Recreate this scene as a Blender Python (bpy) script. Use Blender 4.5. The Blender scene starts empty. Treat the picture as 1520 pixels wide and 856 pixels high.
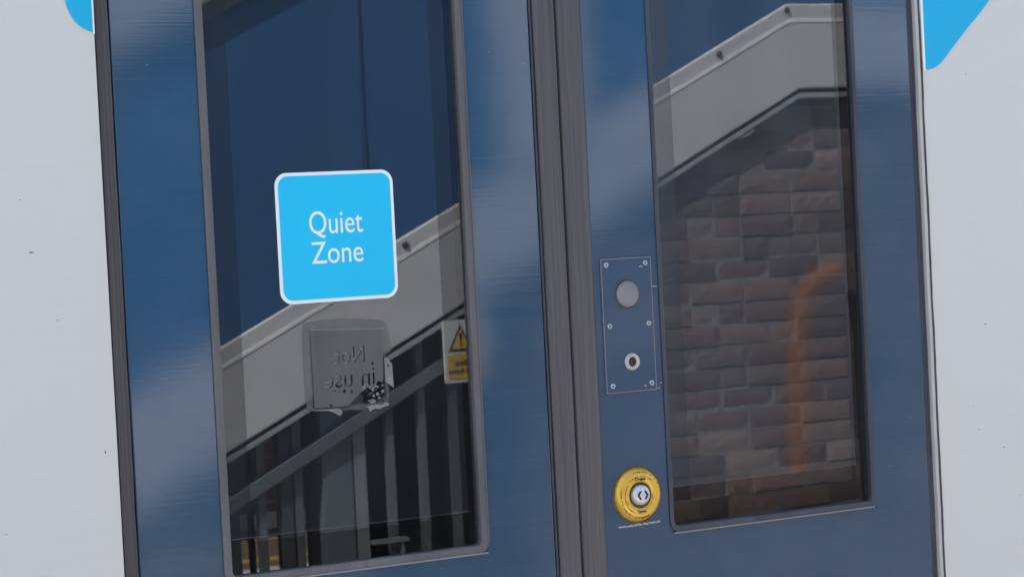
import bpy, bmesh, math, random
from mathutils import Vector, Matrix
random.seed(7)
S = bpy.context.scene
COL = S.collection
R = math.radians

# ---------------------------------------------------------------- camera
cam = bpy.data.cameras.new('camera'); co = bpy.data.objects.new('camera', cam); COL.objects.link(co)
r_, u_, f_ = Vector((0.8651525, -0.49889819, -0.05110518)), Vector((0.05812151, -0.00147276, 0.99830843)), Vector((0.49812954, 0.86665935, -0.02772255))
M = Matrix.Identity(4)
for i in range(3):
    M[i][0] = r_[i]; M[i][1] = u_[i]; M[i][2] = -f_[i]
M[0][3], M[1][3], M[2][3] = 0, -2.6, 1.48
co.matrix_world = M
cam.sensor_width = 36; cam.lens = 3488.24 / 1520 * 36; cam.clip_start = .05; cam.clip_end = 2000
cam.dof.use_dof = True; cam.dof.focus_distance = 3.0; cam.dof.aperture_fstop = 22
S.camera = co

# ---------------------------------------------------------------- sky, sun, exposure
SUN_EL, SUN_AZ = R(50), R(-60)
w = bpy.data.worlds.new('World'); S.world = w; w.use_nodes = True
wn = w.node_tree.nodes
sk = wn.new('ShaderNodeTexSky'); sk.sky_type = 'NISHITA'; sk.sun_disc = False
sk.sun_elevation = SUN_EL; sk.sun_rotation = SUN_AZ; sk.air_density = 1.0; sk.dust_density = 2.2; sk.ozone_density = .6
w.node_tree.links.new(sk.outputs[0], wn['Background'].inputs[0]); wn['Background'].inputs[1].default_value = .1
sl = bpy.data.lights.new('sun', 'SUN'); sl.energy = 4.0; sl.angle = R(.5); sl.color = (1, .95, .87)
so = bpy.data.objects.new('sun', sl); COL.objects.link(so); so.location = (0, 0, 20)
sd = Vector((math.sin(SUN_AZ) * math.cos(SUN_EL), math.cos(SUN_AZ) * math.cos(SUN_EL), math.sin(SUN_EL)))
so.rotation_euler = sd.to_track_quat('Z', 'Y').to_euler()
S.view_settings.view_transform = 'Standard'; S.view_settings.look = 'None'
S.view_settings.exposure = 1.9; S.view_settings.gamma = 1; S.view_settings.use_curve_mapping = False
S.render.engine = 'CYCLES'
S.cycles.max_bounces = 10; S.cycles.transparent_max_bounces = 16; S.cycles.use_denoising = True; S.cycles.use_adaptive_sampling = False

# ---------------------------------------------------------------- materials
def s2l(c):
    return tuple(((v / 255) / 12.92 if v / 255 <= .04045 else ((v / 255 + .055) / 1.055) ** 2.4) for v in c) + (1,)

class Mat:
    def __init__(s, name):
        s.m = bpy.data.materials.new(name); s.m.use_nodes = True
        s.t = s.m.node_tree; s.n = s.t.nodes; s.b = s.n['Principled BSDF']; s.out = s.n['Material Output']
    def node(s, typ, **kw):
        n = s.n.new(typ)
        for k, v in kw.items():
            if k in n.inputs: n.inputs[k].default_value = v
            else: setattr(n, k, v)
        return n
    def link(s, a, b): s.t.links.new(a, b)
    def set(s, **kw):
        for k, v in kw.items(): s.b.inputs[k.replace('_', ' ')].default_value = v
        return s
    def coord(s, scale=(1, 1, 1), loc=(0, 0, 0)):
        g = s.node('ShaderNodeNewGeometry'); mp = s.node('ShaderNodeMapping')
        mp.inputs['Scale'].default_value = scale; mp.inputs['Location'].default_value = loc
        s.link(g.outputs['Position'], mp.inputs['Vector']); return mp.outputs[0]
    def noise(s, scale=(1, 1, 1), sc=1, detail=4, rough=.5, loc=(0, 0, 0)):
        n = s.node('ShaderNodeTexNoise'); n.inputs['Scale'].default_value = sc; n.inputs['Detail'].default_value = detail
        n.inputs['Roughness'].default_value = rough
        s.link(s.coord(scale, loc), n.inputs['Vector']); return n.outputs['Fac']
    def ramp(s, fac, stops, interp='LINEAR'):
        r = s.node('ShaderNodeValToRGB'); r.color_ramp.interpolation = interp
        e = r.color_ramp.elements
        while len(e) > 1: e.remove(e[-1])
        for i, (p, c) in enumerate(stops):
            if isinstance(c, (int, float)): c = (c, c, c, 1)
            if i == 0: e[0].position = p; e[0].color = c
            else: e.new(p).color = c
        s.link(fac, r.inputs[0]); return r.outputs[0]
    def mix(s, fac, a, b, mode='MIX'):
        m = s.node('ShaderNodeMix', data_type='RGBA', blend_type=mode)
        for sock, v in ((m.inputs[0], fac), (m.inputs[6], a), (m.inputs[7], b)):
            if isinstance(v, (int, float)): sock.default_value = v
            elif isinstance(v, tuple): sock.default_value = v
            else: s.link(v, sock)
        return m.outputs[2]
    def bump(s, h, dist=.001, strength=1, target='Normal', prev=None):
        b = s.node('ShaderNodeBump'); b.inputs['Strength'].default_value = strength; b.inputs['Distance'].default_value = dist
        s.link(h, b.inputs['Height'])
        if prev is not None: s.link(prev, b.inputs['Normal'])
        if target: s.link(b.outputs[0], s.b.inputs[target])
        return b.outputs[0]
    def base(s, c):
        if isinstance(c, tuple): s.b.inputs['Base Color'].default_value = c
        else: s.link(c, s.b.inputs['Base Color'])
        return s

def simple(name, col, rough=.5, metal=0, var=.0, nsc=20, bumpd=0, **kw):
    m = Mat(name); m.set(Roughness=rough, Metallic=metal, **kw)
    if var:
        n = m.noise((1, 1, 1), nsc, 5, .6)
        a = tuple(v * (1 - var) for v in col[:3]) + (1,); b = tuple(min(1, v * (1 + var)) for v in col[:3]) + (1,)
        m.base(m.ramp(n, [(.3, a), (.7, b)]))
        if bumpd: m.bump(n, bumpd)
    else: m.base(col)
    return m.m

# dark blue brushed paint of the doors
def door_paint():
    m = Mat('door_paint')
    st = m.noise((3, 3, 420), 1, 4, .7)                   # fine horizontal streaks
    big = m.noise((2, 2, 3), 1.5, 3, .5)
    c = m.ramp(big, [(.3, (.0075, .054, .110, 1)), (.7, (.0105, .065, .128, 1))])
    c = m.mix(.35, c, m.ramp(st, [(.35, (.005, .040, .090, 1)), (.5, (.008, .056, .122, 1)), (.68, (.026, .084, .156, 1))]))
    # dusty film that settles in scattered clouds
    dust = m.ramp(m.noise((1.5, 1.5, 2.2), 3, 5, .6, (4, 0, 2)), [(.48, 0.0), (.8, .16)])
    c = m.mix(dust, c, (.16, .20, .25, 1))
    # tiny chips
    v = m.node('ShaderNodeTexVoronoi'); v.inputs['Scale'].default_value = 1
    m.link(m.coord((22, 22, 34)), v.inputs['Vector'])
    chip = m.ramp(v.outputs['Distance'], [(.022, 1.0), (.034, 0.0)])
    sel = m.ramp(m.noise((9, 9, 9), 1, 2), [(.56, 0.0), (.58, .7)])
    c = m.mix(m.mix(1.0, chip, sel, 'MULTIPLY'), c, (.2, .26, .32, 1))
    m.base(c); m.set(Roughness=.42, Coat_Weight=1.0, Coat_IOR=1.68)
    m.b.inputs['Specular IOR Level'].default_value = .3
    rr = m.ramp(st, [(.3, .035), (.7, .065)])
    m.link(rr, m.b.inputs['Coat Roughness'])
    wob = m.noise((1.6, 1.6, 1.0), 5, 1.5, .4)
    b1 = m.bump(wob, .00024, 1, None)
    b2 = m.bump(st, .00003, 1, 'Coat Normal', b1)
    m.bump(st, .00006, 1, 'Normal')
    return m.m

def body_paint():
    m = Mat('white_body_paint')
    big = m.noise((1, 1, 1), 1.6, 4, .55)
    c = m.ramp(big, [(.3, (.605, .66, .705, 1)), (.7, (.665, .71, .75, 1))])
    st = m.noise((6, 6, 160), 1, 4, .65)
    c = m.mix(.35, c, m.ramp(st, [(.32, (.54, .575, .60, 1)), (.55, (.665, .71, .75, 1))]))
    st2 = m.noise((1.5, 1.5, 9), 2, 5, .6, (1, 0, 5))
    c = m.mix(m.ramp(st2, [(.52, 0.0), (.72, .35)]), c, (.58, .62, .65, 1))
    # warm grime along the door aperture edges
    g = m.node('ShaderNodeNewGeometry'); sx = m.node('ShaderNodeSeparateXYZ'); m.link(g.outputs['Position'], sx.inputs[0])
    for x0, s in ((.953, -1), (2.180, 1)):
        a = m.node('ShaderNodeMath', operation='SUBTRACT'); a.inputs[1].default_value = x0; m.link(sx.outputs[0], a.inputs[0])
        b = m.node('ShaderNodeMath', operation='MULTIPLY'); b.inputs[1].default_value = s; m.link(a.outputs[0], b.inputs[0])
        wv = m.node('ShaderNodeMath', operation='MULTIPLY_ADD'); m.link(m.noise((1, 1, 8), 2, 4, .6), wv.inputs[0]); wv.inputs[1].default_value = .03
        m.link(b.outputs[0], wv.inputs[2])
        edge = m.ramp(wv.outputs[0], [(.016, .75), (.050, 0.0)])
        c = m.mix(edge, c, (.66, .65, .58, 1))
    # dark specks, stretched along the side
    for k, (sc, th, selv) in enumerate((((26, 26, 60), .045, .57), ((12, 12, 42), .035, .60), ((48, 48, 100), .07, .60))):
        v = m.node('ShaderNodeTexVoronoi'); v.inputs['Scale'].default_value = 1
        dn = m.coord(sc, (k * 3.3, 0, k * 1.7)); m.link(dn, v.inputs['Vector'])
        sp = m.ramp(v.outputs['Distance'], [(th * .5, 1.0), (th, 0.0)])
        sel = m.ramp(m.noise((7, 7, 7), 1, 3, .5, (k * 9, 0, 0)), [(selv, 0.0), (selv + .03, .8)])
        c = m.mix(m.mix(1.0, sp, sel, 'MULTIPLY'), c, (.10, .10, .11, 1))
    m.base(c); m.set(Roughness=.38)
    m.b.inputs['Specular IOR Level'].default_value = .35
    b1 = m.bump(m.noise((1.6, 1.6, 1.0), 4, 2), .002, 1, None)
    m.bump(st, .00006, 1, 'Normal', b1)
    return m.m

def glass_mat(name, f0, tint, rough=.0, ripple=.0, film=.0):
    m = Mat(name); m.n.remove(m.b)
    g = m.node('ShaderNodeNewGeometry')
    d = m.node('ShaderNodeVectorMath', operation='DOT_PRODUCT'); m.link(g.outputs['Incoming'], d.inputs[0]); m.link(g.outputs['Normal'], d.inputs[1])
    ab = m.node('ShaderNodeMath', operation='ABSOLUTE'); m.link(d.outputs['Value'], ab.inputs[0])
    on = m.node('ShaderNodeMath', operation='SUBTRACT', use_clamp=True); on.inputs[0].default_value = 1; m.link(ab.outputs[0], on.inputs[1])
    pw = m.node('ShaderNodeMath', operation='POWER'); m.link(on.outputs[0], pw.inputs[0]); pw.inputs[1].default_value = 5
    ma = m.node('ShaderNodeMath', operation='MULTIPLY_ADD'); m.link(pw.outputs[0], ma.inputs[0]); ma.inputs[1].default_value = 1 - f0; ma.inputs[2].default_value = f0
    tr = m.node('ShaderNodeBsdfTransparent'); tr.inputs[0].default_value = tint + (1,)
    gl = m.node('ShaderNodeBsdfGlossy'); gl.inputs['Roughness'].default_value = rough
    if ripple:
        b = m.node('ShaderNodeBump'); b.inputs['Distance'].default_value = ripple
        m.link(m.noise((1, 1, 1), 3.0, 1, .3), b.inputs['Height']); m.link(b.outputs[0], gl.inputs['Normal'])
    mx = m.node('ShaderNodeMixShader'); m.link(ma.outputs[0], mx.inputs[0]); m.link(tr.outputs[0], mx.inputs[1]); m.link(gl.outputs[0], mx.inputs[2])
    o = mx.outputs[0]
    if film:
        df = m.node('ShaderNodeBsdfDiffuse'); df.inputs[0].default_value = (.5, .5, .5, 1)
        m2 = m.node('ShaderNodeMixShader')
        m.link(m.ramp(m.noise((3, 3, 1), 4, 6, .65), [(.35, film * .3), (.75, film)]), m2.inputs[0])
        m.link(o, m2.inputs[1]); m.link(df.outputs[0], m2.inputs[2]); o = m2.outputs[0]
    m.link(o, m.out.inputs['Surface'])
    return m.m

def obscured_glass():
    m = Mat('obscured_far_glass'); m.n.remove(m.b)
    f = m.node('ShaderNodeBsdfRefraction'); f.inputs['Color'].default_value = (.66, .67, .68, 1); f.inputs['Roughness'].default_value = .09; f.inputs['IOR'].default_value = 1.45
    m.link(f.outputs[0], m.out.inputs['Surface']); return m.m

def streaky(name, a, b, scale, rough=.5, bumpd=0, metal=0, chips=None):
    m = Mat(name); n = m.noise(scale, 1, 5, .65)
    c = m.ramp(n, [(.3, a), (.7, b)])
    if chips:
        n2 = m.noise((1, 1, 1), 90, 4, .7, (3, 0, 0)); c = m.mix(m.ramp(n2, [(.60, 0.0), (.68, 1.0)]), c, chips)
    m.base(c); m.set(Roughness=rough, Metallic=metal)
    if bumpd: m.bump(n, bumpd)
    return m.m

def brick_tex(name, c1, c2, mortar, yup=True):
    m = Mat(name)
    g = m.node('ShaderNodeNewGeometry'); sp = m.node('ShaderNodeSeparateXYZ'); cb = m.node('ShaderNodeCombineXYZ')
    m.link(g.outputs['Position'], sp.inputs[0]); m.link(sp.outputs[0], cb.inputs[0]); m.link(sp.outputs[2], cb.inputs[1])
    t = m.node('ShaderNodeTexBrick'); m.link(cb.outputs[0], t.inputs[0])
    for k, v in (('Color1', c1), ('Color2', c2), ('Mortar', mortar), ('Scale', 1.0), ('Mortar Size', .005), ('Brick Width', .225), ('Row Height', .075), ('Bias', -.1)):
        t.inputs[k].default_value = v
    c = m.mix(.5, t.outputs[0], m.ramp(m.noise((1, 1, 1), 14, 5, .7), [(.3, .5), (.7, 1.0)]), 'MULTIPLY')
    m.base(c); m.set(Roughness=.9); m.bump(t.outputs['Fac'], -.004)
    return m.m

MT = dict(
    blue=door_paint(), white=body_paint(),
    glass=glass_mat('tinted_window_glass', .042, (.90, .92, .93), 0, .00009, .012),
    inner=glass_mat('inner_pane_glass', .068, (.84, .86, .87), 0, .00009),
    farglass=obscured_glass(),
    cyan=simple('cyan_vinyl', (.001, .55, .87, 1), .6, var=.03, nsc=6),
    cyan2=simple('cyan_livery', (.001, .44, .74, 1), .55, var=.04, nsc=5),
    vwhite=simple('white_vinyl', (.86, .9, .9, 1), .4),
    gasket=streaky('grey_gasket', (.080, .079, .083, 1), (.145, .142, .146, 1), (30, 30, 4), .45, .0002),
    gasketd=streaky('dark_gasket', (.028, .034, .048, 1), (.06, .068, .085, 1), (30, 30, 6), .4, .0002),
    alu=streaky('aluminium_edge', (.42, .43, .45, 1), (.6, .61, .63, 1), (60, 60, 8), .35, .0001, 1),
    rubber=streaky('brown_rubber', (.045, .042, .043, 1), (.085, .078, .078, 1), (260, 260, 2.5), .65, .0004),
    strip=streaky('grey_edge_strip', (.060, .057, .058, 1), (.115, .108, .108, 1), (300, 300, 3), .42, .0003),
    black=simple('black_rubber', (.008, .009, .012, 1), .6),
    sealant=simple('grimy_sealant', (.06, .058, .055, 1), .8, var=.4, nsc=60, bumpd=.0005),
    palestrip=streaky('pale_strip', (.42, .41, .38, 1), (.58, .56, .52, 1), (40, 40, 10), .6),
    steel=streaky('worn_steel', (.36, .36, .37, 1), (.55, .55, .56, 1), (40, 40, 160), .38, .0001, .9),
    greybtn=simple('grey_rubber_button', (.23, .22, .22, 1), .5, var=.12, nsc=40),
    yellow=streaky('worn_yellow_plastic', (.68, .38, .035, 1), (.88, .56, .10, 1), (25, 25, 25), .28, 0, .25, (.50, .30, .02, 1)),
    ygroove=simple('grimy_groove', (.13, .09, .02, 1), .7, var=.4, nsc=120),
    silver=simple('silver_button', (.62, .63, .66, 1), .35, .3, var=.08, nsc=50),
    film=None, orange=simple('orange_rail', (.60, .17, .03, 1), .5, Subsurface_Weight=0.3, Subsurface_Radius=(.06, .02, .006), Subsurface_Scale=1.0),
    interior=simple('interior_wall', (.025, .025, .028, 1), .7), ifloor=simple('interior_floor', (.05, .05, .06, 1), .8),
    stair=None, navy=None,
)
def vbrick():
    m = Mat('rock_faced_brick')
    a = m.node('ShaderNodeAttribute', attribute_name='tone')
    c = m.mix(.75, a.outputs['Color'], m.ramp(m.noise((1, 1, 1), 22, 6, .7), [(.3, .8), (.72, 1.15)]), 'MULTIPLY')
    c = m.mix(m.ramp(m.noise((1, 1, 1), 5, 4, .6, (7, 0, 0)), [(.58, 0.0), (.75, .25)]), c, (.20, .19, .20, 1))
    m.base(c); m.set(Roughness=.85); m.bump(m.noise((1, 1, 1), 60, 4, .6), .0015); return m.m
MT['brick'] = vbrick()
MT['mortar'] = simple('mortar', (.17, .165, .17, 1), .95, var=.3, nsc=30, bumpd=.004)
MT['stair'] = streaky('grey_white_steel_paint', (.50, .495, .505, 1), (.57, .565, .575, 1), (1.5, 1.5, 5), .45)
MT['navy'] = streaky('blue_parapet_paint', (.020, .085, .21, 1), (.028, .105, .25, 1), (2, 2, .7), .4)
MT['navyd'] = simple('blue_seam', (.014, .06, .15, 1), .5)
MT['rail'] = streaky('galvanised_steel', (.10, .115, .13, 1), (.16, .18, .195, 1), (6, 6, 3), .5, 0, .3)
MT['fold_highlight'] = simple('highlight_paint', (.80, .79, .79, 1), .4)
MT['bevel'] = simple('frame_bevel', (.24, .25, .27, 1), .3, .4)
MT['raill'] = streaky('light_galvanised_steel', (.20, .225, .24, 1), (.30, .32, .335, 1), (6, 6, 3), .5, 0, .3)
MT['flash'] = simple('lead_flashing', (.30, .31, .32, 1), .6, var=.15, nsc=20)
MT['darksteel'] = streaky('dark_painted_steel', (.035, .042, .055, 1), (.06, .068, .085, 1), (5, 5, 2), .5)
MT['slate'] = streaky('slate_painted_steel', (.10, .125, .15, 1), (.14, .165, .19, 1), (5, 5, 2), .5)
MT['bolt'] = simple('bolt_head', (.05, .05, .055, 1), .45, .6)
MT['signy'] = simple('sign_yellow', (.72, .46, .06, 1), .5, var=.05, nsc=20)
MT['signw'] = simple('sign_white', (.75, .75, .74, 1), .5)
MT['ink'] = simple('black_ink', (.01, .01, .01, 1), .6)
MT['tarmac'] = simple('tarmac', (.055, .054, .052, 1), .9, var=.35, nsc=90, bumpd=.003)
MT['paving'] = simple('concrete_paving', (.36, .345, .32, 1), .9, var=.2, nsc=30, bumpd=.002)
MT['buff'] = simple('buff_platform', (.20, .16, .11, 1), .9, var=.25, nsc=20, bumpd=.002)
MT['linew'] = simple('white_line_paint', (.78, .78, .76, 1), .8, var=.08, nsc=30)
MT['liney'] = simple('yellow_line_paint', (.75, .50, .14, 1), .8, var=.12, nsc=30)
MT['ballast'] = simple('ballast', (.14, .12, .10, 1), .95, var=.5, nsc=40, bumpd=.02)
MT['ground'] = simple('earth_and_grass', (.07, .085, .04, 1), .95, var=.4, nsc=2, bumpd=.02)
MT['build'] = brick_tex('station_building_brick', (.10, .045, .035, 1), (.17, .08, .055, 1), (.2, .18, .16, 1))
MT['concrete'] = streaky('pale_concrete_wall', (.10, .097, .095, 1), (.30, .285, .28, 1), (1.5, 1.5, .12), .85)
MT['roof'] = simple('grey_roof', (.12, .12, .13, 1), .7)

def film_mat(name, col, alpha):
    m = Mat(name); m.set(Roughness=.45); m.base(col)
    n = m.noise((1, 1, 1), 70, 5, .7)
    m.link(m.ramp(n, [(.3, alpha * .6), (.65, alpha)]), m.b.inputs['Alpha']); return m.m
MT['film'] = streaky('grey_notice_film', (.082, .079, .083, 1), (.110, .106, .110, 1), (30, 30, 10), .6)
MT['glue'] = film_mat('glue_residue', (.17, .175, .185, 1), .28)
MT['shred'] = streaky('torn_film', (.16, .15, .155, 1), (.24, .235, .24, 1), (60, 60, 60), .6)

# ---------------------------------------------------------------- geometry helpers
def link(name, me, mat=None, parent=None):
    o = bpy.data.objects.new(name, me); COL.objects.link(o)
    if mat is not None:
        me.materials.clear(); me.materials.append(mat if not isinstance(mat, str) else MT[mat])
    if parent is not None:
        o.parent = parent
        if parent.type == 'EMPTY' or any(abs(v) > 1e-9 for v in parent.matrix_basis.translation):
            o.matrix_parent_inverse = parent_world(parent).inverted()
    return o
def parent_world(o):
    m = o.matrix_basis.copy()
    while o.parent:
        m = o.parent.matrix_basis @ o.matrix_parent_inverse @ m; o = o.parent
    return m
def thing(name, label, cat, loc=(0, 0, 0), group=None):
    o = bpy.data.objects.new(name, None); COL.objects.link(o); o.location = loc; o.empty_display_size = .1
    tag(o, label, cat, group); return o
def tag(o, label, cat, group=None):
    o['label'] = label; o['category'] = cat
    if group: o['group'] = group
    return o
def struct(o): o['kind'] = 'structure'; return o

def bm_box(bm, x0, x1, y0, y1, z0, z1, bev=0):
    v = [bm.verts.new((x, y, z)) for x in (x0, x1) for y in (y0, y1) for z in (z0, z1)]
    for f in ((0, 1, 3, 2), (4, 6, 7, 5), (0, 4, 5, 1), (2, 3, 7, 6), (0, 2, 6, 4), (1, 5, 7, 3)):
        bm.faces.new([v[i] for i in f])
    return v
def mesh_from(bm, name, smooth=False, bev=0, seg=2):
    if bev:
        bmesh.ops.bevel(bm, geom=[e for e in bm.edges if len(e.link_faces) == 2 and e.calc_face_angle(0) > .5], offset=bev, segments=seg, affect='EDGES', profile=.6)
    bmesh.ops.recalc_face_normals(bm, faces=bm.faces)
    me = bpy.data.meshes.new(name); bm.to_mesh(me); bm.free()
    if smooth:
        for p in me.polygons: p.use_smooth = True
    return me
def box(name, x0, x1, y0, y1, z0, z1, mat, parent=None, bev=0):
    bm = bmesh.new(); bm_box(bm, x0, x1, y0, y1, z0, z1)
    return link(name, mesh_from(bm, name, bev=bev), mat, parent)
def prism_z(name, prof, z0, z1, mat, parent=None, n=1, wob=0, smooth=False):
    """profile of (x,y) points swept along z, optionally wavy"""
    bm = bmesh.new(); rings = []
    for k in range(n + 1):
        z = z0 + (z1 - z0) * k / n
        dx = wob * (math.sin(z * 31) * .5 + math.sin(z * 73 + 1) * .3 + random.uniform(-.4, .4)) if wob else 0
        rings.append([bm.verts.new((x + dx, y, z)) for x, y in prof])
    m = len(prof)
    for a, b in zip(rings, rings[1:]):
        for i in range(m): bm.faces.new((a[i], a[(i + 1) % m], b[(i + 1) % m], b[i]))
    bm.faces.new(rings[0][::-1]); bm.faces.new(rings[-1])
    return link(name, mesh_from(bm, name, smooth), mat, parent)
def rrect(x0, x1, z0, z1, r, n=6):
    pts = []
    for cx, cz, a0 in ((x1 - r, z1 - r, 0), (x0 + r, z1 - r, 90), (x0 + r, z0 + r, 180), (x1 - r, z0 + r, 270)):
        for k in range(n + 1):
            a = R(a0 + 90 * k / n); pts.append((cx + r * math.cos(a), cz + r * math.sin(a)))
    return pts
def plate_mesh(name, outlines, y0, y1, bev=0, extra=None):
    """closed outlines in the XZ plane (inner ones are holes), thickness y0 (front) .. y1 (back)"""
    cu = bpy.data.curves.new(name, 'CURVE'); cu.dimensions = '2D'; cu.fill_mode = 'BOTH'
    for pts in outlines:
        sp = cu.splines.new('POLY'); sp.points.add(len(pts) - 1)
        for p, (x, z) in zip(sp.points, pts): p.co = (x, z, 0, 1)
        sp.use_cyclic_u = True
    if extra: extra(cu)
    h = (y1 - y0) / 2; cu.extrude = h - bev; cu.bevel_depth = bev; cu.bevel_resolution = 2; cu.offset = -bev
    me = curve_to_mesh(cu, name)
    for v in me.vertices: v.co = (v.co.x, (y0 + y1) / 2 - v.co.z, v.co.y)
    return me
def curve_to_mesh(cu, name):
    o = bpy.data.objects.new(name + '_c', cu); COL.objects.link(o)
    bpy.context.view_layer.update()
    me = bpy.data.meshes.new_from_object(o.evaluated_get(bpy.context.evaluated_depsgraph_get())); me.name = name
    bpy.data.objects.remove(o); me.materials.clear()
    return me
def plate(name, outlines, y0, y1, mat, parent=None, bev=0, extra=None):
    return link(name, plate_mesh(name, outlines, y0, y1, bev, extra), mat, parent)
def text_mesh(name, body, x0, x1, z0, z1, yf, th=.0006, mirror=False, fat=0, keep=False):
    cu = bpy.data.curves.new(name, 'FONT'); cu.body = body; cu.size = 1; cu.offset = fat
    me = curve_to_mesh(cu, name)
    xs = [v.co.x for v in me.vertices]; zs = [v.co.y for v in me.vertices]
    for v in me.vertices:
        u = (v.co.x - min(xs)) / (max(xs) - min(xs)); t = (v.co.y - min(zs)) / (max(zs) - min(zs))
        v.co = ((x1 - (x1 - x0) * u) if mirror else x0 + (x1 - x0) * u, yf, z0 + (z1 - z0) * t)
    bm = bmesh.new(); bm.from_mesh(me)
    r = bmesh.ops.extrude_face_region(bm, geom=bm.faces[:])
    bmesh.ops.translate(bm, vec=(0, -th, 0), verts=[g for g in r['geom'] if isinstance(g, bmesh.types.BMVert)])
    return mesh_from(bm, name)
def lathe(name, prof, x, z, mat, parent, n=48, sx=1, smooth=True):
    """prof: (radius, y) from the front centre to the back rim, axis along -y"""
    bm = bmesh.new(); rings = []
    for rad, y in prof:
        if rad < 1e-7: rings.append([bm.verts.new((x, y, z))]); continue
        rings.append([bm.verts.new((x + rad * math.cos(2 * math.pi * k / n), y, z + rad * math.sin(2 * math.pi * k / n))) for k in range(n)])
    for a, b in zip(rings, rings[1:]):
        for k in range(n):
            k2 = (k + 1) % n
            if len(a) == 1: bm.faces.new((a[0], b[k], b[k2]))
            elif len(b) == 1: bm.faces.new((a[k], b[0], a[k2]))
            else: bm.faces.new((a[k], b[k], b[k2], a[k2]))
    return link(name, mesh_from(bm, name, smooth), mat, parent)
def tube(name, pts, rad, mat, parent=None, n=12):
    cu = bpy.data.curves.new(name, 'CURVE'); cu.dimensions = '3D'
    sp = cu.splines.new('BEZIER'); sp.bezier_points.add(len(pts) - 1)
    for b, p in zip(sp.bezier_points, pts): b.co = p; b.handle_left_type = b.handle_right_type = 'AUTO'
    cu.bevel_depth = rad; cu.bevel_resolution = 4; cu.use_fill_caps = True
    me = curve_to_mesh(cu, name)
    for p in me.polygons: p.use_smooth = True
    return link(name, me, mat, parent)
def slab_xz(name, pts, y0, y1, mat, parent=None, bev=0):
    return plate(name, [pts], y0, y1, mat, parent, bev)

# ================================================================ SETTING
struct(box('ground', -400, 400, -400, 400, -1.3, -.95, 'ground'))
struct(box('track_bed', -60, 60, -.12, 3.4, -.949, -.80, 'ballast'))
struct(box('opposite_track_bed', -60, 60, -6.9, -4.42, -.949, -.80, 'ballast'))
struct(box('platform', -60, 60, -4.42, -.12, -.949, 0, 'paving'))
struct(box('platform_edge_paving', -60, 60, -.72, -.115, -.02, .006, 'paving'))
struct(box('platform_edge_line', -60, 60, -.30, -.22, .0, .010, 'linew'))
struct(box('platform_safety_line', -60, 60, -.86, -.79, .0, .005, 'liney'))
struct(box('opposite_platform', -60, 60, -12.2, -6.9, -.949, 0, 'buff'))
struct(box('opposite_edge_line', -60, 60, -7.03, -6.92, -.01, .006, 'linew'))
struct(box('opposite_safety_line', -60, 60, -7.33, -7.24, -.01, .006, 'liney'))

# station building over the tracks, with an unseen overhang added to shade its wall
tb = thing('station_building', 'dark red brick station building across the other platform, under an unseen overhang added for shade', 'building', (4, -8.2, 0))
box('wall', -10, 22, -12.0, -8.2, 0, 3.6, 'build', tb)
box('skirting', -10, 22, -8.2, -8.17, .02, .10, 'palestrip', tb)
box('roof', -10.3, 22.3, -12.2, -8.0, 3.6, 3.85, 'roof', tb)
box('added_canopy', -10, 22, -8.0, -6.75, 3.0, 3.12, 'roof', tb)
for x in (-6, -2, 2.5, 6.5, 11, 16):
    f = box('window_frame', x - .6, x + .6, -8.21, -8.16, 1.0, 2.3, 'signw', tb, .01)
    box('pane', x - .53, x + .53, -8.165, -8.155, 1.07, 2.23, 'black', f)

# pale wall beyond the far side of the train
rw = box('retaining_wall', -40, 50, 9.0, 9.4, -.95, 4.2, 'concrete'); tag(rw, 'pale concrete wall beyond the far side of the train, seen through both door windows', 'wall')

op = thing('orange_pole', 'orange pole with bent top beyond the train, seen through the right door window', 'pole', (6.02, 5.5, -.95))
tube('pole_tube', [(5.99, 5.5, -.95), (6.01, 5.5, .2), (6.03, 5.5, .5), (6.055, 5.5, .90), (6.082, 5.5, 1.07), (6.135, 5.5, 1.155), (6.20, 5.5, 1.185), (6.26, 5.5, 1.195)], .040, 'orange', op)
tube('foot', [(5.99, 5.5, -.95), (5.99, 5.5, -.90)], .08, 'darksteel', op)
rc = thing('dark_backdrop_hut', 'dark metal hut added beyond the train to darken the view through the left door window', 'hut', (4.1, 6.3, -.95))  # added dark mass that keeps the view through the left window dark
box('housing', 2.9, 5.15, 6.0, 7.6, -.95, 2.5, 'darksteel', rc, .02)
box('roof', 2.8, 5.25, 5.9, 7.7, 2.503, 2.6, 'darksteel', rc, .02)
for x in (3.10, 4.15):
    d_ = box('door', x, x + .85, 5.975, 5.998, -.85, 1.25, 'darksteel', rc, .005)
    box('handle', x + .74, x + .77, 5.955, 5.974, .05, .25, 'rail', d_)

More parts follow.
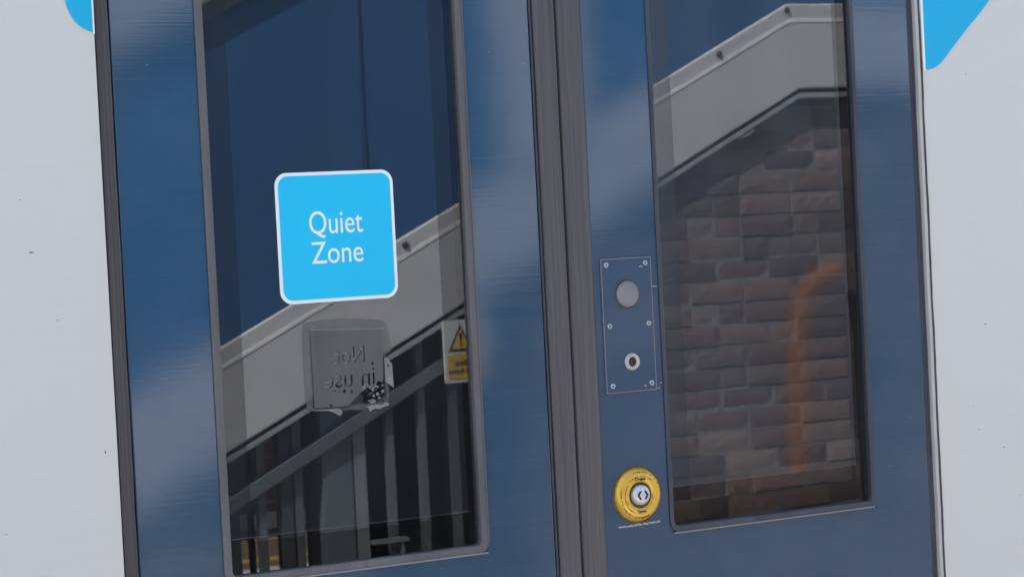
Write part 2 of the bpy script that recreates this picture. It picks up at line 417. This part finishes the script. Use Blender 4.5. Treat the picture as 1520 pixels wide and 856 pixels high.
# rock-faced brick wall under the landing: every brick modelled in one wall mesh
def wall_top(x): return min(1.90, (x - 1.117) * .4807) + .02
def make_brick_wall(x0, x1, z0, z1, yf, yb):
    bm = bmesh.new(); tone = bm.loops.layers.float_color.new('tone')
    pal = [(c[0] * .85 + .056, c[1] * .76 + .044, c[2] * .80 + .044) for c in [(.055, .036, .034), (.085, .055, .048), (.11, .072, .058), (.045, .036, .04), (.13, .095, .075), (.075, .062, .06), (.16, .13, .11)]]
    row = 0; z = z0
    while z < z1:
        x = x0 - (0 if row % 2 else .1125); hb = .0655
        while x < x1:
            L = random.choice([.215, .215, .215, .215, .215, .1025])
            a, b = max(x, x0), min(x + L, x1)
            if b - a > .03 and z < wall_top((a + b) / 2):
                nx = max(2, int((b - a) / .03)); nz = 3
                dep = random.uniform(-.003, .004); g = []
                tl = random.uniform(-.001, .001)
                for j in range(nz + 1):
                    rowv = []
                    for i in range(nx + 1):
                        e = i in (0, nx) or j in (0, nz)
                        px = a + (b - a) * i / nx + (random.uniform(-.0018, .0018)); pz = z + hb * j / nz + (random.uniform(-.0008, .0008)) + tl * (i / nx - .5)
                        rowv.append(bm.verts.new((px, yf + dep + (-.001 if e else random.uniform(0.0005, .003)), pz)))
                    g.append(rowv)
                fs = []
                for j in range(nz):
                    for i in range(nx): fs.append(bm.faces.new((g[j][i], g[j][i + 1], g[j + 1][i + 1], g[j + 1][i])))
                rim = [g[0][i] for i in range(nx + 1)] + [g[j][nx] for j in range(1, nz + 1)] + [g[nz][i] for i in range(nx - 1, -1, -1)] + [g[j][0] for j in range(nz - 1, 0, -1)]
                back = [bm.verts.new((v.co.x, yf - .02, v.co.z)) for v in rim]
                for k in range(len(rim)):
                    k2 = (k + 1) % len(rim); fs.append(bm.faces.new((rim[k], rim[k2], back[k2], back[k])))
                c = random.choice(pal); s = random.uniform(.85, 1.15)
                for f_ in fs:
                    for l in f_.loops: l[tone] = (c[0] * s, c[1] * s, c[2] * s, 1)
            x += L + .010
        z += .075; row += 1
    return link('brick_face', mesh_from(bm, 'brick_face'), 'brick')
bw = thing('brick_wall', 'dark rock-faced brick wall under the upper end of the footbridge stair', 'wall', (5, -4.3, 0))
bf = make_brick_wall(3.93, 9.4, -.031, 1.95, -4.15, -4.3); bf.parent = bw; bf.matrix_parent_inverse = parent_world(bw).inverted()
cd_ = tube('downpipe', [(5.300, -4.115, .40), (5.292, -4.115, .8), (5.290, -4.115, 1.02), (5.275, -4.115, 1.13), (5.262, -4.115, 1.17)], .016, 'black'); tag(cd_, 'thin black pipe with rounded top on the brick wall, at the right window edge', 'pipe')
plate('mortar_core', [[(3.93, 0), (9.4, 0), (9.4, 1.89), (5.08, 1.89), (3.93, 1.34)]], -5.19, -4.1535, 'mortar', bw)

# ================================================================ FOOTBRIDGE STAIR (stands behind the photographer, mirrored in the windows)
YS = -4.10
SL = .476
XE = 9.5
def top(x): return 2.203 if x > 5.045 else 1.136 + SL * (x - 2.803)
def soffit(x): return min(1.9045, max(0, (x - 1.117) * .4807))
st = thing('footbridge_staircase', 'pale grey steel footbridge stair with blue parapet, mirrored in the train windows', 'staircase', (3.0, YS, 0))
def band(d0, d1, x0, xe=XE):
    a = lambda d, x: 1.136 + SL * (x - 2.803) + d
    k0 = 5.045
    return [(x0, a(d0, x0)), (k0, a(d0, k0)), (xe, a(d0, k0)), (xe, a(d1, k0)), (k0, a(d1, k0)), (x0, a(d1, x0))]
p = [(.42, .002), (1.121, .002), (5.081, 1.9045), (XE, 1.9045), (XE, 2.203), (5.045, 2.203)]
slab_xz('stringer', p, YS - .045, YS, 'stair', st, .006)
slab_xz('stringer', p, -5.25, -5.20, 'stair', st, .004)
# pale strip painting the highlight on the stringer fold and a flashing under it
slab_xz('fold_highlight', band(-.066, -.052, .7), YS, YS + .0022, 'fold_highlight', st, .0006)
fl = lambda d: [(1.3, soffit(1.3) + d), (5.081, 1.9045 + d), (XE, 1.9045 + d)]
slab_xz('flashing', fl(-.034) + fl(-.016)[::-1], YS - .046, YS - .006, 'flash', st, .002)
slab_xz('flashing_lug', [(4.79, soffit(4.79) - .033), (4.88, soffit(4.88) - .033), (4.876, soffit(4.876) - .050), (4.835, soffit(4.835) - .052)], YS - .046, YS - .010, 'flash', st)
slab_xz('parapet_panel', band(.003, .998, .6), YS - .045, YS - .02, 'navy', st, .002)
slab_xz('parapet_panel', band(.003, .998, .6), -5.25, -5.22, 'navy', st, .002)
slab_xz('cover_strip', band(1.006, 1.050, .6), YS - .05, YS + .012, 'rail', st, .003)
slab_xz('top_rail', band(1.054, 1.26, .6), YS - .07, YS + .03, 'stair', st, .008)
slab_xz('top_rail', band(1.054, 1.26, .6), -5.28, -5.18, 'stair', st, .008)
for x in (1.5, 3.824, 6.6):
    z0 = top(x); w_ = .344
    slab_xz('newel_post', [(x, z0 + .005), (x + w_, top(x + w_) + .005), (x + w_, top(x + w_) + 1.0), (x, z0 + 1.0)], YS - .019, YS + .02, 'stair', st, .004)
for x in (2.40, 3.345, 5.9):
    slab_xz('panel_seam', [(x, top(x) + .01), (x + .009, top(x) + .01), (x + .009, top(x) + .98), (x, top(x) + .98)], YS - .02, YS - .012, 'navyd', st)
for x in (5.035, 4.734, 3.470, 4.09, 2.19, 5.67):
    zc = (2.180 if x > 5.03 else top(x) - .027)
    lathe('bolt', [(0, YS + .011), (.006, YS + .010), (.011, YS + .005), (.012, YS + .0005)], x, zc, 'bolt', st, 16)
for k in range(12):
    x = 1.15 + k * .325; zt = soffit(x) + .17
    o = box('tread', x, x + .36, -5.20, YS - .047, zt - .04, zt, 'darksteel', st, .003)
    box('riser', x + .33, x + .345, -5.20, YS - .047, zt, zt + .115, 'darksteel', o)
box('landing', 5.15, XE, -5.20, YS - .047, 1.98, 2.02, 'darksteel', st)

# ---------------- barrier under the stair
YB = YS - .06
fc = thing('stair_barrier', 'galvanised barrier of upright bars under the stair, carrying the warning sign', 'railing', (3.2, YB, 0))
def railz(x): return .662 + .495 * (x - 2.809)
slab_xz('handrail', [(1.62, railz(1.62) - .050), (3.92, railz(3.92) - .050), (3.92, railz(3.92)), (1.62, railz(1.62))], YB + .004, YB + .030, 'rail', fc, .004)
box('post', 3.164, 3.269, YB - .12, YB + .002, 0, soffit(3.164) - .04, 'slate', fc, .006)
box('stile', 3.276, 3.319, YB - .028, YB + .001, 0, .958, 'raill', fc, .003)
for x in (1.73, 1.97, 2.20, 2.44, 2.68, 2.836, 2.938, 3.018, 3.065, 3.398, 3.517, 3.636, 3.754):
    wd = .036 if x in (2.836, 3.018) else .026
    zt = soffit(x) - .038
    box('bar', x, x + wd, YB - .025, YB, 0, zt, 'rail' if x > 3.1 or x in (2.938, 3.065) else 'darksteel', fc, .003)
lt = box('latch', 3.320, 3.445, YB + .004, YB + .03, .474, .488, 'raill', fc, .002)
box('latch_stay', 3.421, 3.430, YB + .006, YB + .026, .40, .474, 'raill', lt)
fb = thing('rear_barrier', 'dark barrier of thin upright bars on the far side of the stair', 'railing', (3, -5.3, 0))
box('base_rail', 1.5, 3.9, -5.32, -5.295, .02, .05, 'darksteel', fb)
slab_xz('slanted_rail', [(1.5, .05), (3.9, 1.20), (3.9, 1.24), (1.5, .09)], -5.345, -5.321, 'darksteel', fb)
for k in range(19):
    x = 1.62 + k * .118
    box('bar', x, x + .02, -5.318, -5.298, .05, max(.1, soffit(x) - .02), 'darksteel', fb)
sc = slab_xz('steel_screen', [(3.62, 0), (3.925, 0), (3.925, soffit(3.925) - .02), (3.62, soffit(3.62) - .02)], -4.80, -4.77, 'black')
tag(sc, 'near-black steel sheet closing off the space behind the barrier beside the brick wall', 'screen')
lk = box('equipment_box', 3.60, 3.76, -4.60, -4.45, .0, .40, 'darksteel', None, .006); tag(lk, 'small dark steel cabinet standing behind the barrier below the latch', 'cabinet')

# ---------------- warning sign on the barrier (reads properly from the train side)
YW = YS + .006
ws = thing('warning_sign', 'white and yellow sign with exclamation triangle reading Mind your head, on the barrier', 'sign', (3.65, YW, .97))
x0, x1, z0, z1 = 3.588, 3.738, .9725, 1.1764
plate('board', [rrect(x0, x1, z0, z1, .006)], YW - .006, YW, 'signw', ws, .0005)
cx = 3.650
def tri(s, zc): return [(cx - s * .5, zc - s * .40), (cx + s * .5, zc - s * .40), (cx, zc + s * .56)]
for x in (3.640, 3.740): box('bracket', x, x + .012, YB + .001, YW - .0065, 1.10, 1.13, 'darksteel', ws)
plate('triangle', [tri(.092, 1.112)], YW + .0006, YW + .0016, 'ink', ws)
plate('triangle_field', [tri(.068, 1.1105)], YW + .0018, YW + .0024, 'signy', ws)
plate('exclamation_mark', [[(cx - .0055, 1.134), (cx + .0055, 1.134), (cx + .0025, 1.104), (cx - .0025, 1.104)], [(cx + .0048 * math.cos(a), 1.0955 + .0048 * math.sin(a)) for a in [k * .5236 for k in range(12)]]], YW + .0026, YW + .0032, 'ink', ws)
plate('text_field', [rrect(x0 + .012, x1 - .006, z0 + .012, 1.066, .002)], YW + .0006, YW + .0014, 'signy', ws)
for s_, a, b, c, d in (('Mind', 3.627, 3.681, 1.029, 1.047), ('your head', 3.601, 3.717, .999, 1.019)):
    link('lettering', text_mesh('lettering', s_, a, b, c, d, YW + .0028, .0008, mirror=True, fat=.006), 'ink', ws)

# ================================================================ TRAIN
tr = thing('train_carriage', 'white train carriage with dark blue sliding doors, brass yellow door button and cyan livery shapes', 'train', (1.5, 0, -.8))
def hole_panel(name, x0, x1, z0, z1, y0, y1, mat, holes=(), bev=0, parent=tr):
    return plate(name, [[(x0, z0), (x1, z0), (x1, z1), (x0, z1)]] + list(holes), y0, y1, mat, parent, bev)
# body sides
hole_panel('body_panel', -7, .9535, -.35, 2.6, -.004, .06, 'white', bev=.002)
hole_panel('body_panel', 2.1795, 12, -.35, 2.6, -.004, .06, 'white', bev=.002)
hole_panel('header_panel', .9535, 2.1795, 2.03, 2.6, -.004, .06, 'white', bev=.002)
hole_panel('door_sill', .9535, 2.1795, -.35, .04, -.004, .06, 'steel', bev=.002)
# far side with a twin doorway
FX = [(2.15, 3.02), (3.38, 4.32)]
fh = [rrect(a, b, .745, 2.12, .012) for a, b in FX]
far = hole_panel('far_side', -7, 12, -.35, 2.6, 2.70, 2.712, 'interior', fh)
for a, b in FX:
    plate('far_window', [rrect(a + .001, b - .001, .746, 2.119, .012)], 2.702, 2.706, 'farglass', tr)
box('roof', -7, 12, -.02, 2.76, 2.6, 2.75, 'roof', tr, .03)
box('floor', -7, 12, .06, 2.68, .0, .04, 'ifloor', tr)
box('underframe', -7, 12, .1, 2.6, -.7, -.36, 'darksteel', tr)
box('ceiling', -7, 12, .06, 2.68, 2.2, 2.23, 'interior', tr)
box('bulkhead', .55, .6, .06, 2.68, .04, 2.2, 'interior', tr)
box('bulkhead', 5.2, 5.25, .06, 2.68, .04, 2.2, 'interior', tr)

# doorway seals
def ribs(x0, x1, n, y0=-.0035, amp=.0012, back=.02):
    prof = [(x0, back)]
    N = n * 6
    for k in range(N + 1):
        t = k / N; prof.append((x0 + (x1 - x0) * t, y0 + amp * (1 - abs(math.cos(math.pi * n * t)))))
    prof.append((x1, back)); return prof
ds = prism_z('door_seal', ribs(.9555, .9705, 3), -.0, 2.03, 'rubber', tr, 90, .0004, True)
box('seal_backing', .950, .974, .012, .05, 0, 2.03, 'black', tr)
prism_z('door_seal', ribs(2.1610, 2.1705, 2, .002), 0, 2.03, 'gasketd', tr, 90, .0003, True)
prism_z('door_seal', [(2.1715, .02), (2.1715, -.004), (2.1770, -.004), (2.1770, .02)], 0, 2.03, 'palestrip', tr, 90, .0005)
prism_z('door_seal', [(2.1772, .02), (2.1772, -.005), (2.1796, -.0052), (2.1797, .02)], 0, 2.03, 'sealant', tr, 160, .0007)
box('seal_backing', 2.156, 2.181, .014, .05, 0, 2.03, 'black', tr)
box('seal_backing', 1.536, 1.62, .03, .05, 0, 2.03, 'black', tr)

def door_leaf(x0, x1, win, wout, zb, inn, fmat):
    d = plate('door_leaf', [[(x0, .05), (x1, .05), (x1, 2.02), (x0, 2.02)], rrect(wout[0] + .0005, wout[1] - .0005, zb[1] + .0005, 1.90, .016)], 0, .036, 'blue', tr, .0015)
    # window frame
    fr = plate('window_frame', [rrect(wout[0], wout[1], zb[1], 1.9005, .0165, 8), rrect(win[0], win[1], zb[0], 1.889, .007, 8)], -.0025, .014, fmat, d, .0015)
    gl = plate('window_glass', [rrect(win[0] - .002, win[1] + .002, zb[0] - .002, 1.891, .008)], .0052, .0060, 'glass', d)
    plate('inner_pane', [rrect(inn[0], inn[1], inn[2], 1.888, .004)], .0063, .0070, 'inner', d)
    plate('inner_frame', [rrect(win[0] - .02, win[1] + .02, zb[0] - .02, 1.91, .02), rrect(win[0] - .003, win[1] + .003, zb[0] - .003, 1.892, .008)], .0148, .035, 'black', d)
    return d
dl = door_leaf(.9735, 1.5385, (1.0895, 1.4305), (1.079, 1.4415), (1.0755, 1.0645), (1.121, 1.3955, 1.114), 'gasket')
dr = door_leaf(1.6165, 2.1600, (1.7235, 2.0565), (1.7175, 2.0625), (1.0675, 1.0580), (1.757, 2.031, 1.098), 'gasketd')
# bright lower bevels of the frames
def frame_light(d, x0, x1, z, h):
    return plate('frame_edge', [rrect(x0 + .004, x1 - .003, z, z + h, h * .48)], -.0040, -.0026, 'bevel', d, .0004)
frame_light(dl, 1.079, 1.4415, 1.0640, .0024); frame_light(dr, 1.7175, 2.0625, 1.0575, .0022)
box('frame_edge', 1.4395, 1.4413, -.0034, -.0024, 1.078, 1.88, 'gasket', dl)
# meeting edges
prism_z('edge_seal', [(1.5405, .02), (1.5405, .002), (1.5425, .0005), (1.5445, .002), (1.5445, .02)], .05, 2.02, 'gasketd', dl, 120, .0004)
prism_z('edge_seal', ribs(1.5460, 1.5752, 2, -.003, .0016, .025), .05, 2.02, 'strip', dl, 60, .00015, True)
prism_z('edge_seal', ribs(1.5805, 1.6145, 2, -.003, .0016, .025), .05, 2.02, 'strip', dr, 60, .00015, True)

# control plate
cp = plate('control_plate', [rrect(1.6285, 1.7055, 1.2515, 1.4265, .0016, 3)], -.0022, .0003, 'blue', tr, .0006)
PY = -.0022
plate('plate_edge', [rrect(1.6279, 1.7061, 1.2509, 1.4271, .002, 3), rrect(1.6290, 1.7050, 1.2520, 1.4260, .0014, 3)], -.0024, .0003, 'bevel', cp)
for x, z in ((1.6365, 1.4190), (1.6975, 1.4190), (1.6375, 1.3392), (1.6985, 1.3392), (1.6380, 1.2605), (1.6985, 1.2605)):
    s_ = lathe('screw', [(0, PY + .0002), (.0013, PY + .0002), (.0014, PY - .0009), (.0024, PY - .0012), (.0034, PY - .0007), (.0037, PY + .0004)], x, z, 'steel', cp, 20)
    
lathe('call_button', [(0, PY - .0062), (.006, PY - .0060), (.011, PY - .0052), (.0150, PY - .0038), (.0172, PY - .0018), (.0176, PY + .0004)], 1.6670, 1.3795, 'greybtn', cp, 48)
lathe('button_surround', [(.0170, PY - .0002), (.0180, PY - .0014), (.0190, PY - .0006), (.0192, PY + .0004)], 1.6670, 1.3795, 'gasketd', cp, 48)
lathe('lock_ring', [(.0062, PY - .0005), (.0066, PY - .0028), (.0085, PY - .0040), (.0108, PY - .0026), (.0114, PY + .0004)], 1.6690, 1.2905, 'palestrip', cp, 40)
lathe('keyhole', [(0, PY - .0004), (.0018, PY - .0016), (.0030, PY - .0004), (.0066, PY - .0001)], 1.6690, 1.2905, simple('rusty_lock', (.10, .05, .03, 1), .6, .5, var=.5, nsc=400), cp, 24)
# paint chips on the plate and stile
def fleck(x, z, w_, h, rot, parent, mat='vwhite', name='paint_chip', y=-.0004, jag=.35, n=9):
    pts = []
    for k in range(n):
        a = 2 * math.pi * k / n; rr = 1 + random.uniform(-jag, jag)
        px, pz = w_ / 2 * rr * math.cos(a), h / 2 * rr * math.sin(a)
        pts.append((x + px * math.cos(rot) - pz * math.sin(rot), z + px * math.sin(rot) + pz * math.cos(rot)))
    return plate(name, [pts], y, y + .0005, mat, parent)
for a in ((1.690, 1.4145, .008, .0014, .0), (1.688, 1.2575, .004, .0016, 0), (1.7005, 1.2575, .004, .0012, .2)):
    fleck(*a, cp, 'palestrip', y=PY - .0003)
for a in ((1.711, 1.2525, .004, .0012, .3), (1.714, 1.2590, .003, .0010, .3), (1.712, 1.3870, .009, .0014, -.05)):
    fleck(*a, dr, 'palestrip', y=-.0003)
tube('hair_strand', [(1.711, -.001, 1.3865), (1.718, -.004, 1.388), (1.726, -.004, 1.392), (1.742, -.003, 1.3955)], .0003, 'strip', dr)

# yellow door button
bt = lathe('door_button', [(.0160, -.0050), (.0175, -.0090), (.0235, -.0105), (.0243, -.0098), (.0252, -.0104), (.0300, -.0085), (.0338, -.0050), (.0352, -.0012), (.0354, .0004)], 1.6678, 1.1155, 'yellow', tr, 72)
lathe('surround', [(.0345, -.0006), (.0372, -.0018), (.0380, .0004)], 1.6678, 1.1155, 'ygroove', bt, 64)
lathe('inner_recess', [(0, -.0055), (.0120, -.0055), (.0160, -.0060), (.0174, -.0086)], 1.6678, 1.1155, 'ygroove', bt, 48)
lathe('push_centre', [(0, -.0150), (.008, -.0147), (.0115, -.0135), (.0130, -.0115), (.0131, -.0050)], 1.6678, 1.1155, 'silver', bt, 48)
bcx, bcz = 1.6678, 1.1155
for s_ in (-1, 1):     # the two arrowheads pointing apart
    P = [(8.2, 0), (3.2, 5.2), (1.6, 3.6), (2.0, 2.4), (4.6, 0.2), (2.0, -2.4), (1.6, -3.6), (3.2, -5.2)]
    P = [(.0085, 0), (.0048, .0056), (.0022, .0056), (.0058, 0), (.0022, -.0056), (.0048, -.0056)]
    plate('arrow', [[(bcx + s_ * x, bcz + z) for x, z in P]], -.0156, -.0140, 'ink', bt)
link('lettering', text_mesh('lettering', 'Open', bcx - .0068, bcx + .0068, bcz - .0245, bcz - .0195, -.0098, .0012, fat=.01), 'ygroove', bt)
link('lettering', text_mesh('lettering', 'Press', bcx - .0078, bcx + .0078, bcz + .0190, bcz + .0240, -.0098, .0012, fat=.01), 'ygroove', bt)
def ring_marks(r, a0, a1, n, w0, h0, seed):
    rnd = random.Random(seed)
    for k in range(n):
        a = R(a0 + (a1 - a0) * k / max(1, n - 1) + rnd.uniform(-1, 1)); rr = r + rnd.uniform(-.0004, .0004)
        x, z = bcx + rr * math.cos(a), bcz + rr * math.sin(a)
        yy = -.0084 if r > .029 else -.0098
        fleck(x, z, w0 * rnd.uniform(.5, 1.3), h0 * rnd.uniform(.6, 1.4), a - math.pi / 2, bt, 'ygroove', 'worn_mark', yy - .0006)
ring_marks(.0300, 70, 108, 7, .0024, .0016, 1)
ring_marks(.0300, 165, 235, 13, .0020, .0015, 2)
ring_marks(.0300, 255, 292, 9, .0026, .0016, 3)
ring_marks(.0247, 150, 235, 11, .0040, .0009, 4)
ring_marks(.0247, 50, 130, 9, .0040, .0008, 5)
ring_marks(.0300, 25, 55, 3, .0024, .0012, 6)
# worn strip below the button
wsx = Mat('worn_strip_metal'); wsx.set(Roughness=.4, Metallic=.5)
wsx.base(wsx.ramp(wsx.noise((260, 260, 700), 1, 4, .6), [(.38, (.03, .05, .08, 1)), (.52, (.35, .37, .4, 1)), (.66, (.85, .88, .9, 1))]))
plate('worn_strip', [[(1.6370, 1.0745), (1.6550, 1.0738), (1.6745, 1.0745), (1.7015, 1.0750), (1.7020, 1.0777), (1.6800, 1.0772), (1.6640, 1.0768), (1.6480, 1.0765), (1.6372, 1.0772)]], -.0006, .0002, wsx.m, dr)
for x, z, w_ in ((2.092, 1.112, .010), (2.090, 1.058, .008), (2.118, 1.10, .004)):
    fleck(x, z, w_, .0008, .0, dr, simple('blue_scuff', (.10, .17, .25, 1), .6) if w_ == .010 else 'blue', 'scratch', -.0003)
# cyan livery shapes running off the doorway edges
def arc(pts, n=8):   # smooth through points (Catmull-Rom)
    out = []
    for i in range(len(pts) - 1):
        p0 = pts[max(i - 1, 0)]; p1 = pts[i]; p2 = pts[i + 1]; p3 = pts[min(i + 2, len(pts) - 1)]
        for k in range(n):
            t = k / n
            out.append(tuple(.5 * (2 * p1[j] + (p2[j] - p0[j]) * t + (2 * p0[j] - 5 * p1[j] + 4 * p2[j] - p3[j]) * t * t + (3 * p1[j] - p0[j] - 3 * p2[j] + p3[j]) * t ** 3) for j in (0, 1)))
    return out + [pts[-1]]
lv = arc([(.951, 1.7245), (.938, 1.7305), (.928, 1.7405), (.920, 1.7600), (.914, 1.80), (.914, 1.86)])
plate('livery_shape', [lv + [(.951, 1.86)]], -.0052, -.0038, 'cyan2', tr)
plate('livery_edge', [[(.9512, 1.7235), (.9532, 1.7225), (.9532, 1.86), (.9512, 1.86)]], -.0054, -.0038, 'vwhite', tr)
rv = arc([(2.1855, 1.6675), (2.194, 1.6675), (2.203, 1.670), (2.2115, 1.6745), (2.222, 1.6835)]) + arc([(2.262, 1.722), (2.311, 1.767), (2.40, 1.86)])[1:]
plate('livery_shape', [rv + [(2.1855, 1.86)]], -.0052, -.0038, 'cyan2', tr)
plate('livery_edge', [[(2.1815, 1.666), (2.1853, 1.666), (2.1853, 1.86), (2.1815, 1.86)]], -.0054, -.0038, 'vwhite', tr)
# a few dark nicks in the white paint
for x, z, w_, h in ((.863, 1.4745, .0055, .0014), (.853, 1.535, .002, .0008), (.938, 1.24, .002, .003), (2.385, 1.085, .006, .0016), (2.300, 1.12, .004, .001), (2.26, 1.66, .002, .001), (2.275, 1.30, .004, .0010), (2.255, 1.15, .003, .0012)):
    fleck(x, z, w_, h, random.uniform(-.1, .1), tr, 'darksteel', 'paint_nick', -.0044, .5)

# ================================================================ STICKERS
qs = thing('quiet_zone_sticker', 'square cyan sticker with white border reading Quiet Zone, on the left door window', 'sticker', (1.2535, .004, 1.475))
SX0, SX1, SZ0, SZ1 = 1.1735, 1.3335, 1.3955, 1.5545
plate('border', [rrect(SX0, SX1, SZ0, SZ1, .016, 10)], .0038, .0048, 'vwhite', qs)
plate('panel', [rrect(SX0 + .0042, SX1 - .0042, SZ0 + .0042, SZ1 - .0042, .0125, 10)], .0034, .00378, 'cyan', qs)
link('lettering', text_mesh('lettering', 'Quiet', 1.2165, 1.2890, 1.4735, 1.5065, .0034, .0003, fat=0), 'vwhite', qs)
link('lettering', text_mesh('lettering', 'Zone', 1.2175, 1.2875, 1.4425, 1.4692, .0034, .0003, fat=0), 'vwhite', qs)

nt = thing('torn_notice', 'faded grey notice with torn corner, mirrored lettering reading Not in use, on the left window', 'notice', (1.26, .004, 1.31))
def text_splines(body, x0, x1, z0, z1, fat=0):
    """letter outlines as 2D splines, mirrored left to right, so they cut holes in the film"""
    cu = bpy.data.curves.new('t', 'FONT'); cu.body = body; cu.size = 1; cu.offset = fat; cu.resolution_u = 5
    o = bpy.data.objects.new('t', cu); COL.objects.link(o); bpy.context.view_layer.update()
    for q in bpy.context.selected_objects: q.select_set(False)
    o.select_set(True); bpy.context.view_layer.objects.active = o
    bpy.ops.object.convert(target='CURVE'); o = bpy.context.object; c = o.data
    polys = []
    for sp in c.splines:
        P = [(b.handle_left.copy(), b.co.copy(), b.handle_right.copy()) for b in sp.bezier_points]; pts = []
        for i in range(len(P)):
            a, b = P[i], P[(i + 1) % len(P)]
            for k in range(4):
                t = k / 4
                q = a[1] * (1 - t) ** 3 + a[2] * 3 * t * (1 - t) ** 2 + b[0] * 3 * t * t * (1 - t) + b[1] * t ** 3
                if not pts or (Vector(pts[-1]) - q.xy).length > 1e-4: pts.append((q.x, q.y))
        polys.append(pts)
    bpy.data.objects.remove(o)
    X = [p[0] for q in polys for p in q]; Z = [p[1] for q in polys for p in q]
    return [[(x1 - (x1 - x0) * (a - min(X)) / (max(X) - min(X)), z0 + (z1 - z0) * (b - min(Z)) / (max(Z) - min(Z))) for a, b in q] for q in polys]
def blob(x, z, r, n=8, j=.3):
    return [(x + r * random.uniform(1 - j, 1 + j) * math.cos(2 * math.pi * k / n), z + r * random.uniform(1 - j, 1 + j) * math.sin(2 * math.pi * k / n)) for k in range(n)]
holes = text_splines('Not', 1.2415, 1.2825, 1.3185, 1.3390, .02) + text_splines('in use', 1.2255, 1.2950, 1.2895, 1.3105, .02)
holes += [blob(1.2520, 1.2845, .0022), blob(1.2625, 1.2835, .0017), blob(1.2390, 1.2860, .0012), blob(1.2330, 1.2690, .0018), blob(1.2925, 1.3160, .0017), blob(1.245, 1.2842, .0009)]
outl = [(1.2105, 1.3625), (1.3090, 1.3575), (1.3068, 1.302), (1.3060, 1.2920), (1.2990, 1.2935), (1.2955, 1.2895), (1.2905, 1.2880), (1.2870, 1.2860), (1.2820, 1.2868), (1.2790, 1.2835), (1.2735, 1.2810), (1.2700, 1.2770), (1.2640, 1.2730), (1.2600, 1.2690), (1.2555, 1.2665), (1.2400, 1.2660), (1.2110, 1.2665)]
plate('film', [outl] + holes, .0042, .0048, 'film', nt)
plate('cut_line', [[(1.2095, 1.2655), (1.2570, 1.2650), (1.2570, 1.2662), (1.2108, 1.2668), (1.2108, 1.2830), (1.2095, 1.2830)]], .0038, .0041, 'ink', nt)
plate('cut_line', [[(1.3075, 1.3215), (1.3088, 1.3215), (1.3082, 1.2720), (1.3070, 1.2720)]], .0038, .0041, 'ink', nt)
plate('top_edge', [[(1.2105, 1.3620), (1.3095, 1.3570), (1.3095, 1.3588), (1.2105, 1.3638)]], .0036, .0041, 'shred', nt)
# shreds
plate('shred', [[(1.3092, 1.3225), (1.3150, 1.3190), (1.3198, 1.3135), (1.3202, 1.2960), (1.3205, 1.2835), (1.3150, 1.2880), (1.3095, 1.2920)], blob(1.3140, 1.3115, .0016)], .0042, .0047, 'shred', nt)
plate('shred', [[(1.2030, 1.2740), (1.2095, 1.2645), (1.2300, 1.2625), (1.2400, 1.2580), (1.2440, 1.2545), (1.2480, 1.2580), (1.2470, 1.2625), (1.2400, 1.2645), (1.2100, 1.2650)]], .0042, .0047, 'shred', nt)
plate('shred', [[(1.2770, 1.2640), (1.2830, 1.2625), (1.2860, 1.2570), (1.2920, 1.2600), (1.3000, 1.2590), (1.3040, 1.2610), (1.3120, 1.2620), (1.3130, 1.2650), (1.3070, 1.2670), (1.3040, 1.2640), (1.2930, 1.2650)]], .0042, .0047, 'shred', nt)
for k in range(46):
    t = random.random(); x = 1.279 + .026 * random.random(); z = 1.2665 + .024 * random.random()
    if x - 1.279 + (z - 1.2665) < .004: continue
    plate('scrap', [blob(x, z, random.uniform(.0007, .0024), 6, .5)], .0040 - .00002 * (k % 9), .0046, 'ink' if k % 5 < 2 else 'shred', nt)
# smear of old adhesive round it
plate('adhesive', [arc([(1.2000, 1.2750), (1.1995, 1.33), (1.2015, 1.3650), (1.2100, 1.3725), (1.255, 1.3740), (1.3000, 1.3700), (1.3130, 1.3660), (1.3185, 1.3540), (1.3190, 1.3300), (1.3105, 1.3210), (1.3110, 1.2650), (1.2600, 1.2610), (1.2080, 1.2640), (1.2000, 1.2750)], 4)[:-1], [(1.2112, 1.2675), (1.3060, 1.2675), (1.3085, 1.3572), (1.2112, 1.3620)]], .00486, .00496, 'glue', nt)
